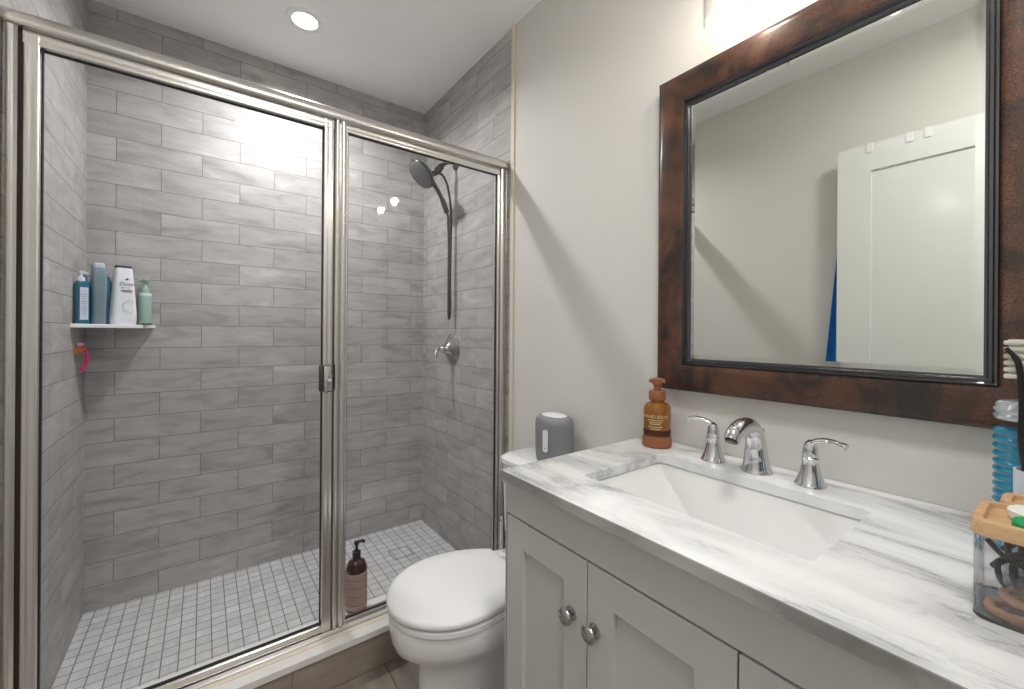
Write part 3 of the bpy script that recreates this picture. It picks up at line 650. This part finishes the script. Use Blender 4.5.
add_tube(b, P, [.020-.009*min(1, i/10)+(.0035 if i > 16 else 0) for i in range(len(P))], 16); hd = obj('spray_head', b, 'steel', t, angle=50)
b = BM(); add_lathe(b, [(.001, .012), (.071, .0115), (.074, .010), (.074, .006)], c=hc, n=44, M4=rot, cap=False)
obj('spray_face', b, 'greyp', hd)
b = BM()
for ring, cnt in ((.018, 8), (.036, 14), (.053, 20), (.065, 26)):
    for k in range(cnt):
        a = 2*pi*k/cnt; add_lathe(b, [(.0028, 0), (.0018, .0035), (.0006, .004)], c=hc + (rot @ Vector((ring*cos(a), ring*sin(a), .011))), n=6, M4=rot)
obj('nozzle_field', b, 'dark', hd)
b = BM()
hp_ = spline([(W-.056, 2.05, 1.878), (W-.050, 2.048, 1.84), (W-.046, 2.045, 1.70), (W-.047, 2.043, 1.50), (W-.046, 2.043, 1.37), (W-.044, 2.046, 1.315), (W-.038, 2.050, 1.297), (W-.031, 2.054, 1.315), (W-.028, 2.056, 1.37), (W-.030, 2.057, 1.55), (W-.028, 2.056, 1.75), (W-.030, 2.054, 1.90), (W-.050, 2.054, 2.02), (W-.080, 2.053, 2.075), (W-.108, 2.052, 2.085)], 14)
add_tube(b, hp_, [.0062+.0006*(i % 2) for i in range(len(hp_))], 10); obj('hose', b, 'steel', t)

t = thing('shower_valve', 'brushed nickel shower valve with round plate and lever below the hose', 'shower valve', (W, 2.075, 1.13))
b = BM(); add_lathe(b, [(.084, 0), (.083, -.005), (.074, -.013), (.055, -.022), (.038, -.034), (.028, -.048), (.024, -.060)], c=(W, 2.075, 1.13), axis='x', n=44); obj('escutcheon', b, 'brushed', t)
b = BM(); add_lathe(b, [(.020, -.058), (.019, -.075), (.012, -.084), (.001, -.086)], c=(W, 2.075, 1.13), axis='x', n=24)
add_tube(b, spline([(W-.070, 2.075, 1.13), (W-.088, 2.072, 1.133), (W-.104, 2.068, 1.126), (W-.112, 2.064, 1.105), (W-.113, 2.062, 1.082)], 6), [.010]*6+[.0085]*12+[.0095]*7, 14); obj('lever', b, 'chrome', t)

t = thing('shower_drain', 'square tile-in drain set in the mosaic shower floor', 'drain', (.62, 2.05, ZS), None)
b = BM(); 
for q in ((-.052, .052, -.052, -.049), (-.052, .052, .049, .052), (-.052, -.049, -.049, .049), (.049, .052, -.049, .049)): add_box(b, .86+q[0], .86+q[1], 2.16+q[2], 2.16+q[3], ZS-.001, ZS+.0008)
t.location = (.86, 2.16, ZS); obj('drain_frame', b, 'brushed', t, False)

# corner shelf: straight cut front, slightly bowed
t = thing('corner_shelf', 'white triangular corner shelf in the back left corner of the shower', 'shelf', (L, B, 1.233))
P0, P1 = Vector((L, 2.224)), Vector((-.177, B)); nn_ = Vector((.75, -.66)); poly = [(L-.0, B)]
for k in range(15):
    s = k/14; q = P0.lerp(P1, s) + nn_*.026*sin(pi*s); poly.append((max(q.x, L), min(q.y, B)))
b = BM(); add_prism(b, poly, 1.229, 1.244); obj('shelf_slab', b, 'porcelain', t, bevel=.002)
SH = 1.2442
def outl(cx, cy, w, d, rot_, rad=None, n=6):
    rad = rad if rad is not None else min(w, d)*.35
    o_ = rrect(0, 0, w, d, rad, n); c_, s_ = cos(rot_), sin(rot_)
    return [(cx+x*c_-y*s_, cy+x*s_+y*c_) for x, y in o_]
def pump_top(bm, cx, cy, z, h, ang_, r1=.010, reach=.032, thick=.0045):
    add_lathe(bm, [(r1*1.35, 0), (r1*1.35, h*.38), (r1*.75, h*.42), (r1*.45, h*.46), (r1*.45, h*.8)], c=(cx, cy, z), n=20)
    d_ = Vector((cos(ang_), sin(ang_), 0)); p = Vector((cx, cy, z+h*.86))
    add_lathe(bm, [(r1*.75, 0), (r1*.85, h*.08), (r1*.8, h*.2), (r1*.3, h*.24)], c=(cx, cy, z+h*.76), n=20)
    add_tube(bm, spline([p-d_*.004, p+d_*reach*.6, p+d_*reach-Vector((0, 0, h*.05)), p+d_*(reach+.002)-Vector((0, 0, h*.16))], 4), thick, 10)
# clear teal pump bottle against the left wall
cx, cy, ra = -.3825, 2.272, radians(38)
t = thing('pump_bottle', 'teal pump bottle with a pale label, leftmost on the corner shelf', 'bottle', (cx, cy, SH))
b = BM(); add_loft(b, [(outl(cx, cy, .030, .022, ra), SH), (outl(cx, cy, .036, .028, ra), SH+.004), (outl(cx, cy, .036, .028, ra), SH+.150), (outl(cx, cy, .030, .024, ra), SH+.160), (outl(cx, cy, .016, .015, ra), SH+.166)]); obj('bottle_body', b, 'aqua', t)
b = BM(); pump_top(b, cx, cy, SH+.164, .040, radians(35), .0085, .018, .003); obj('pump', b, 'white', t)
fd = Vector((sin(ra), -cos(ra), 0)); ud = Vector((cos(ra), sin(ra), 0))
fn = lambda uu, vv, c_=Vector((cx, cy, 0)), fd=fd, ud=ud: c_+fd*.0146+ud*uu+Vector((0, 0, SH+.078+vv))
b = BM(); bars(b, fn, [(0.002, 0, .026)], 0, .125); lb = obj('label_panel', b, 'label', t, False)
fn2 = lambda uu, vv: fn(uu, vv)+fd*.0005
b = BM(); bars(b, fn2, [(.002, .035-.009*k, .020-.004*(k % 3)) for k in range(9)], 0, .0016); obj('print_lines', b, 'greyink', lb, False)
# teal bottle behind it
cx, cy = -.3835, 2.322
t = thing('shampoo_bottle', 'dark teal bottle tucked behind the leftmost pump bottle against the tile', 'bottle', (cx, cy, SH))
b = BM(); add_loft(b, [(outl(cx, cy, .034, .026, .3), SH), (outl(cx, cy, .036, .028, .3), SH+.005), (outl(cx, cy, .036, .028, .3), SH+.155), (outl(cx, cy, .020, .018, .3), SH+.168)]); obj('bottle_body', b, 'teal', t)
b = BM(); add_loft(b, [(outl(cx, cy, .018, .018, .3), SH+.168), (outl(cx, cy, .018, .018, .3), SH+.188), (outl(cx, cy, .012, .012, .3), SH+.191)]); obj('cap', b, 'teal', t)
# slate bottle
cx, cy, ra = -.343, 2.330, radians(20)
t = thing('shampoo_bottle', 'tall slate teal bottle with a pale cap, second from left on the shelf', 'bottle', (cx, cy, SH))
b = BM(); add_loft(b, [(outl(cx, cy, .036, .026, ra), SH), (outl(cx, cy, .040, .030, ra), SH+.006), (outl(cx, cy, .042, .031, ra), SH+.06), (outl(cx, cy, .046, .034, ra), SH+.15), (outl(cx, cy, .045, .034, ra), SH+.19), (outl(cx, cy, .040, .030, ra), SH+.222), (outl(cx, cy, .034, .028, ra), SH+.226)]); obj('bottle_body', b, 'slate', t)
b = BM(); add_loft(b, [(outl(cx, cy, .034, .028, ra), SH+.226), (outl(cx, cy, .036, .029, ra), SH+.229), (outl(cx, cy, .035, .029, ra), SH+.242), (outl(cx, cy, .030, .024, ra), SH+.2445)]); obj('cap', b, 'label', t)
# navy capped teal bottle behind
cx, cy = -.346, 2.402
t = thing('shampoo_bottle', 'bright teal bottle with a navy cap standing behind the slate bottle', 'bottle', (cx, cy, SH))
b = BM(); add_loft(b, [(outl(cx, cy, .060, .042, 0), SH), (outl(cx, cy, .068, .048, 0), SH+.008), (outl(cx, cy, .068, .048, 0), SH+.17), (outl(cx, cy, .050, .038, 0), SH+.195), (outl(cx, cy, .03, .03, 0), SH+.21)]); obj('bottle_body', b, 'teal', t)
b = BM(); add_lathe(b, [(.018, 0), (.018, .030), (.016, .033), (.001, .033)], c=(cx-.012, cy, SH+.21), n=24); obj('cap', b, 'navy', t)
# white bottle with lettering
cx, cy, ra = -.277, 2.392, radians(16)
t = thing('body_wash_bottle', 'white tapered body wash bottle with a navy cap line at the top of it', 'bottle', (cx, cy, SH))
secs = [(.078, .040, 0), (.084, .044, .006), (.086, .046, .03), (.084, .045, .06), (.076, .043, .12), (.066, .038, .18), (.058, .034, .228), (.054, .032, .238)]
b = BM(); add_loft(b, [(outl(cx, cy, w, d_, ra, d_*.42, 8), SH+z) for w, d_, z in secs]); obj('bottle_body', b, 'white', t, angle=50)
b = BM(); add_loft(b, [(outl(cx, cy, .054, .032, ra, .013, 8), SH+.238), (outl(cx, cy, .055, .033, ra, .013, 8), SH+.240), (outl(cx, cy, .054, .032, ra, .013, 8), SH+.246), (outl(cx, cy, .048, .026, ra, .011, 8), SH+.248)]); obj('cap', b, 'navy', t)
fd = Vector((sin(ra), -cos(ra), 0)); ud = Vector((cos(ra), sin(ra), 0))
def dove(uu, vv, off=0):
    z = .13+vv; dd = .046-.010*max(0, (z-.05)/.19); return Vector((cx, cy, SH+z))+fd*(dd/2+.0012+off)+ud*(uu+.006)
text_mesh('Dove', .0225, lambda a, b_: dove(a, b_+.040), 'ink', t, font_shear=.2, sx=.92)
b = BM()  # small bird mark above the word
pts = [(-.007, .058), (-.002, .0625), (.002, .0655), (.006, .064), (.0035, .0615), (.008, .0595), (.002, .0575), (-.003, .0565)]
b.faces.new([b.verts.new(dove(x+.002, z)) for x, z in pts]); obj('bird_mark', b, 'ink', t, False)
b = BM(); bars(b, dove, [(-.010, .024, .014), (.006, .024, .004)], 0, .0022); bars(b, dove, [(.0, .014, .036), (.002, .008, .034)], 0, .0028); obj('print_lines', b, 'ink', t, False)
b = BM()
for k in range(4):
    for s in range(9):
        a = s/8; bars(b, dove, [(.004+.016*cos(k*1.3+a*2.2), -.040-.010*k+.012*sin(a*3+k), .006)], 0, .0016)
obj('faint_motif', b, 'paleink', t, False)
# mint pump
cx, cy = -.2130, 2.4495
t = thing('pump_bottle', 'mint green pump bottle, rightmost on the corner shelf', 'bottle', (cx, cy, SH))
b = BM(); add_lathe(b, [(.020, 0), (.0235, .004), (.0235, .130), (.0210, .139), (.011, .144)], c=(cx, cy, SH+.0), n=32); obj('bottle_body', b, 'mint', t)
b = BM(); add_lathe(b, [(.0238, .1285), (.0238, .1310), (.0212, .140), (.0205, .1398)], c=(cx, cy, SH), n=32, cap=False); obj('shoulder_ring', b, 'label', t)
b = BM(); add_lathe(b, [(.0140, 0), (.0140, .014), (.009, .028), (.0050, .034), (.0050, .052)], c=(cx, cy, SH+.141), n=24); add_lathe(b, [(.012, 0), (.014, .003), (.014, .011), (.010, .013)], c=(cx, cy, SH+.190), n=24)
add_tube(b, [(cx, cy, SH+.197), (cx-.014, cy-.006, SH+.197), (cx-.026, cy-.009, SH+.192)], .0045, 10); obj('pump', b, 'mint', t)
b = BM(); add_box(b, -.233, -.186, 2.406, 2.424, SH+.0002, SH+.007, .002); o_ = obj('soap_bar', b, 'olive'); origin(o_, (-.21, 2.42, SH)); tag(o_, 'flat dark olive soap piece at the right end of the corner shelf', 'soap')

# pink razor hanging on left wall
t = thing('razor', 'pink razor hanging from the orange clip on the left shower wall', 'razor', (L, 2.315, 1.12))
b = BM(); P = spline([(L+.014, 2.315, 1.160), (L+.024, 2.315, 1.148), (L+.031, 2.316, 1.120), (L+.028, 2.317, 1.090), (L+.018, 2.318, 1.066), (L+.012, 2.318, 1.056)], 6); add_tube(b, P, [.0045, .005]+[.006]*26+[.0055, .005, .003], 12); obj('handle', b, 'pink', t)
b = BM(); add_box(b, L+.006, L+.024, 2.296, 2.334, 1.158, 1.170, .003); obj('razor_head', b, 'palepink', t)
t = thing('razor_clip', 'orange suction clip on the left shower wall under the shelf', 'clip', (L, 2.315, 1.14))
b = BM(); add_lathe(b, [(.018, 0), (.017, .003), (.008, .008), (.008, .016), (.001, .017)], c=(L-.0005, 2.315, 1.140), axis='x', n=24); add_tube(b, [(L+.012, 2.305, 1.133), (L+.022, 2.303, 1.140), (L+.026, 2.303, 1.150)], .003, 8); add_tube(b, [(L+.012, 2.325, 1.133), (L+.022, 2.328, 1.140), (L+.026, 2.328, 1.150)], .003, 8); obj('clip_body', b, 'orange', t)

# brown pump bottle on the curb
cx, cy, z0 = .479, 1.6500, .1503
t = thing('pump_bottle', 'dark brown pump bottle with a dusty pink label on the shower curb', 'bottle', (cx, cy, z0))
b = BM(); add_lathe(b, [(.033, 0), (.036, .004), (.036, .150), (.035, .165), (.028, .182), (.014, .191), (.012, .198)], c=(cx, cy, z0), n=40, sx=1.09, sy=1.09); obj('bottle_body', b, 'brownb', t)
b = BM(); add_lathe(b, [(.0363, .012), (.0366, .013), (.0366, .148), (.0363, .149)], c=(cx, cy, z0), n=40, sx=1.09, sy=1.09, cap=False); lb = obj('label_wrap', b, 'rose', t)
b = BM()
for k in range(15):
    zz = .030+k*.0078; add_lathe(b, [(.0368, zz), (.0368, zz+.0016 if k % 4 else zz+.003)], c=(cx, cy, z0), n=40, sx=1.09, sy=1.09, cap=False)
obj('print_lines', b, 'roseink', lb, False)
b = BM(); pump_top(b, cx, cy, z0+.196, .066, radians(18), .0115, .030, .0055); obj('pump', b, 'blackp', t)

# ------------------------------------------------------------------ amber soap bottle on the counter
cx, cy, z0 = 1.048, .712, .9003
t = thing('soap_dispenser', 'amber glass hand soap bottle with copper brown pump on the marble countertop', 'soap dispenser', (cx, cy, z0))
K_ = 1.20
AL = lambda bm, pr, **k: add_lathe(bm, [(q[0]*K_, q[1]) for q in pr], c=(cx, cy, z0), n=44, **k)
b = BM(); AL(b, [(.0295, .028), (.0310, .034), (.0315, .10), (.0305, .112), (.0260, .121), (.0165, .126), (.0140, .134)]); obj('bottle_body', b, 'amber', t)
b = BM(); AL(b, [(.031, 0), (.0335, .003), (.0335, .027), (.0320, .030), (.0300, .030)]); obj('base_sleeve', b, 'copper', t)
b = BM(); AL(b, [(.0312, .034), (.0316, .036), (.0318, .046), (.0316, .050)], cap=False); obj('dark_band', b, 'amberdark', t)
b = BM(); AL(b, [(.0185, .131), (.0195, .133), (.0195, .155), (.018, .158), (.0085, .158), (.0085, .176)])
AL(b, [(.010, .174), (.0115, .176), (.0115, .192), (.010, .194)]); d_ = Vector((-.30, .95, 0)).normalized(); p = Vector((cx, cy, z0+.186))
add_tube(b, [p-d_*.022, p-d_*.020, p+d_*.012, p+d_*.018, p+d_*.021-Vector((0, 0, .004))], [.005, .0072, .0072, .0066, .0055], 12); obj('pump', b, 'copper', t)
fa = math.atan2(-cy, -cx)-.14
def amb(uu, vv, off=.0006):
    rr0 = .0318*K_; a = fa + uu/rr0; return Vector((cx+(rr0+off)*cos(a), cy+(rr0+off)*sin(a), z0+.078+vv))
text_mesh('HAND SOAP', .0125, lambda a, b_: amb(a, b_+.010), 'gold', t)
b = BM(); bars(b, amb, [(0, .001, .046), (0, -.005, .036), (0, -.010, .030), (0, -.018, .038), (0, -.024, .026)], 0, .0017); obj('print_lines', b, 'gold', t, False)

# ------------------------------------------------------------------ things at the right end of the counter
def canister(x0, x1, y0, y1, z0, h, label):
    cx, cy = (x0+x1)/2, (y0+y1)/2
    t = thing('storage_canister', label, 'canister', (cx, cy, z0), 'clear canisters with bamboo lids')
    w, d_ = x1-x0, y1-y0
    b = BM(); th = .0025
    o1 = rrect(cx, cy, w, d_, .014, 6); i1 = rrect(cx, cy, w-2*th, d_-2*th, .012, 6)
    rings_loft(b, [V(o1, z0), V(o1, z0+h), V(i1, z0+h), V(i1, z0+.005)]); obj('clear_box', b, 'acrylic', t)
    b = BM(); lo = rrect(cx, cy, w+.004, d_+.004, .014, 6); li = rrect(cx, cy, w-.014, d_-.014, .010, 6); l2 = rrect(cx, cy, w-.018, d_-.018, .009, 6)
    rings_loft(b, [V(lo, z0+h+.0005), V(lo, z0+h+.015), V(rrect(cx, cy, w+.001, d_+.001, .013, 6), z0+h+.0175), V(li, z0+h+.0175), V(l2, z0+h+.012)]); obj('lid', b, 'bamboo', t, angle=40)
    b = BM(); rings_loft(b, [V(rrect(cx, cy, w-.001, d_-.001, .0135, 6), z0+.0002), V(rrect(cx, cy, w+.0008, d_+.0008, .0142, 6), z0+.0025), V(rrect(cx, cy, w-.001, d_-.001, .0135, 6), z0+.0045)], False, False); obj('base_rim', b, 'steel', t)
    return t
Z = .9003
canister(.711, .806, -.100, .0690, Z, .0945, 'clear canister with a bamboo lid holding hair clips, nearest the counter front')
canister(.812, .870, -.115, .0540, Z, .0945, 'clear canister with a bamboo lid standing behind the front canister')
# hair ties (tan) in the front canister
proto = None
rnd = random.Random(3)
spots = [(.735, .040, .0), (.765, .020, .0), (.740, -.005, .0), (.775, -.030, .0), (.735, -.05, .0), (.750, .030, .011), (.748, -.012, .011), (.757, .008, .022)]
words = ['at the front corner of the canister floor', 'beside the corner one against the second side', 'flat under the black clips', 'towards the far end of the canister', 'last along the front side of the canister', 'in the second layer near the front corner', 'in the second layer under the clips', 'on top of the other hair ties']
for k, ((x, y, dz_), wd_) in enumerate(zip(spots, words)):
    if proto is None:
        b = BM(); R_, r_ = .017, .0048; rings = []
        for i in range(33):
            a = 2*pi*i/32; rings.append([Vector(((R_+r_*cos(2*pi*j/10))*cos(a), (R_+r_*cos(2*pi*j/10))*sin(a), r_*(1+.12*sin(a*9))*sin(2*pi*j/10))) for j in range(10)])
        rings_loft(b, rings, False, False); bmesh.ops.remove_doubles(b, verts=b.verts[:], dist=1e-6); proto = obj('hair_tie', b, 'tan'); q = proto
    else: q = proto.copy(); C.objects.link(q)
    q.location = (x, y, Z+.0105+dz_); q.rotation_euler = (rnd.uniform(-.08, .08), rnd.uniform(-.08, .08), rnd.uniform(0, 3))
    tag(q, 'tan hair tie ' + wd_, 'hair tie', 'tan hair ties in the front canister')
# black claw clips
def claw(loc, rz, label, s=1.0):
    t = thing('claw_clip', label, 'hair clip', (0, 0, 0), 'black claw clips in the front canister')
    b = BM()
    add_tube(b, spline([(-.030*s, 0, .004), (-.015*s, .004, .016*s), (0, .006, .020*s), (.015*s, .004, .016*s), (.030*s, 0, .004)], 5), .0032, 8)
    for k in range(5):
        x = (-.022+.011*k)*s; add_tube(b, spline([(x, .004, .014*s), (x, .016*s, .010), (x, .020*s, -.002), (x, .012*s, -.012*s)], 4), [.0028]*8+[.002]*5, 8)
    obj('front_jaw', b, 'blackp', t)
    b = BM()
    add_tube(b, spline([(-.030*s, -.002, .004), (-.015*s, -.006, .016*s), (0, -.008, .020*s), (.015*s, -.006, .016*s), (.030*s, -.002, .004)], 5), .0032, 8)
    for k in range(4):
        x = (-.016+.011*k)*s; add_tube(b, spline([(x, -.006, .014*s), (x, -.018*s, .010), (x, -.022*s, -.002), (x, -.012*s, -.012*s)], 4), [.0028]*8+[.002]*5, 8)
    obj('back_jaw', b, 'blackp', t)
    t.location = loc; t.rotation_euler = (rnd.uniform(-.3, .3), .2, rz)
claw((.747, .026, Z+.052), 1.45, 'black claw clip lying over the hair ties near the canister corner')
claw((.752, -.040, Z+.052), 1.5, 'black claw clip in the middle of the front canister')
claw((.772, .020, Z+.066), 1.45, 'black claw clip towards the back side of the front canister')
b = BM(); add_tube(b, spline([(.7185, .058, Z+.090), (.7205, .044, Z+.074), (.730, .020, Z+.062), (.735, -.010, Z+.052), (.740, -.040, Z+.05)], 6), .0028, 8); o_ = obj('hair_band', b, 'blackp'); origin(o_, (.73, .01, Z+.07)); tag(o_, 'thin black hair band slanting down inside the front canister', 'hair band')
t = thing('hair_comb', 'light blue comb standing inside the front canister', 'comb', (.785, .003, Z+.05))
b = BM(); add_box(b, .7835, .7870, -.030, .036, Z+.080, Z+.090, .001)
for k in range(20): add_box(b, .7840, .7865, -.029+k*.0033, -.029+k*.0033+.0017, Z+.040, Z+.081)
obj('comb_body', b, 'skyblue', t, False)
# jar with green lid on the front lid
zt = Z+.0945+.0122
t = thing('small_jar', 'small white jar with a green screw cap resting on the bamboo lid', 'jar', (.770, .015, zt))
b = BM(); add_lathe(b, [(.0205, 0), (.0225, .002), (.0230, .010), (.021, .012)], c=(.773, .024, zt), n=36); obj('jar_body', b, 'white_mug', t)
b = BM(); add_lathe(b, [(.0172, 0), (.0172, .008), (.0155, .010), (.001, .010)], c=(.7325, .024, zt+.0005), n=36); 
o_ = obj('jar_lid', b, 'green'); origin(o_, (.7325, .024, zt)); tag(o_, 'bright green screw cap lying on the front bamboo lid', 'cap')
t['label'] = 'small round white dish on the bamboo lid of the front canister'; t.name = 'small_dish'; t['category'] = 'dish'
# ribbed bottle with turquoise liquid
cx, cy = .966, .0335
t = thing('mouthwash_bottle', 'ribbed clear bottle of turquoise liquid at the right end of the counter', 'bottle', (cx, cy, Z))
b = BM(); pr_ = [(.034, 0), (.038, .003)]
zz = .004
while zz < .186: pr_ += [(.0372, zz), (.0396, zz+.0035), (.0405, zz+.0055), (.0396, zz+.0075), (.0372, zz+.011)]; zz += .0114
b = BM(); add_lathe(b, pr_, c=(cx, cy, Z), n=36); obj('liquid_body', b, 'liquid', t, angle=60)
b = BM(); pr2 = [(.0375, .1985)]; zz = .199
while zz < .218: pr2 += [(.0372, zz), (.0400, zz+.0035), (.0400, zz+.0055), (.0372, zz+.009)]; zz += .0095
pr2 += [(.037, .222), (.034, .225), (.001, .226)]
add_lathe(b, pr2, c=(cx, cy, Z), n=36, cap=True); obj('clear_top', b, 'silvery', t, angle=60)
# hair brush standing in a white cup
t = thing('toothbrush_cup', 'small white cup holding a black hair brush beside the ribbed turquoise bottle', 'cup', (.880, -.005, Z))
bx, by = .8985, .0275
t.location = (bx, by, Z)
b = BM(); o1 = [(.0195, 0), (.0212, .003), (.0218, .140), (.0198, .140), (.0190, .006), (.001, .006)]; add_lathe(b, o1, c=(bx, by, Z), n=32, cap=False); add_lathe(b, [(.0195, 0), (.0195, .0005)], c=(bx, by, Z), n=32); obj('cup_body', b, 'label', t)
t = thing('hair_brush', 'black hair brush with pale bristles standing upright in the pale cup', 'hair brush', (bx, by, Z+.01))
b = BM(); P = spline([(bx, by, Z+.010), (bx, by+.004, Z+.08), (bx-.004, by+.013, Z+.17), (bx-.010, by+.014, Z+.24), (bx-.018, by+.017, Z+.285), (bx-.018, by+.028, Z+.305)], 8)
add_tube(b, P, [.0045]*20+[.0034]*15+[.0028]*6, 12)
obj('brush_handle', b, 'blackp', t)
b = BM()
for k in range(6):
    z_ = Z+.263+k*.0092; add_box(b, bx-.014, bx+.016, by-.012, by+.0305, z_, z_+.0066, .0028)
add_box(b, bx-.010, bx+.012, by-.008, by+.026, Z+.263, Z+.317); obj('bristle_head', b, 'bristle', t)
b = BM()
for k in range(4):
    z_ = Z+.160+k*.018; add_box(b, bx-.008, bx+.012, by-.012, by+.0145, z_, z_+.009, .0035)
obj('lower_bristles', b, 'bristle', t)
# body of the added fill lamp by the doorway, out of view
t = thing('added_fill_lamp', 'round white fill lamp added on the unseen ceiling near the doorway', 'ceiling light', (.28, .02, H))
b = BM(); add_lathe(b, [(.150, .001), (.155, -.010), (.150, -.022), (.138, -.024)], c=(.28, .02, H), n=48); obj('base_ring', b, 'whitemetal', t)
b = BM(); add_lathe(b, [(.137, -.022), (.134, -.040), (.118, -.054), (.08, -.062), (.001, -.065)], c=(.28, .02, H), n=48); obj('diffuser', b, 'emit_soft', t)
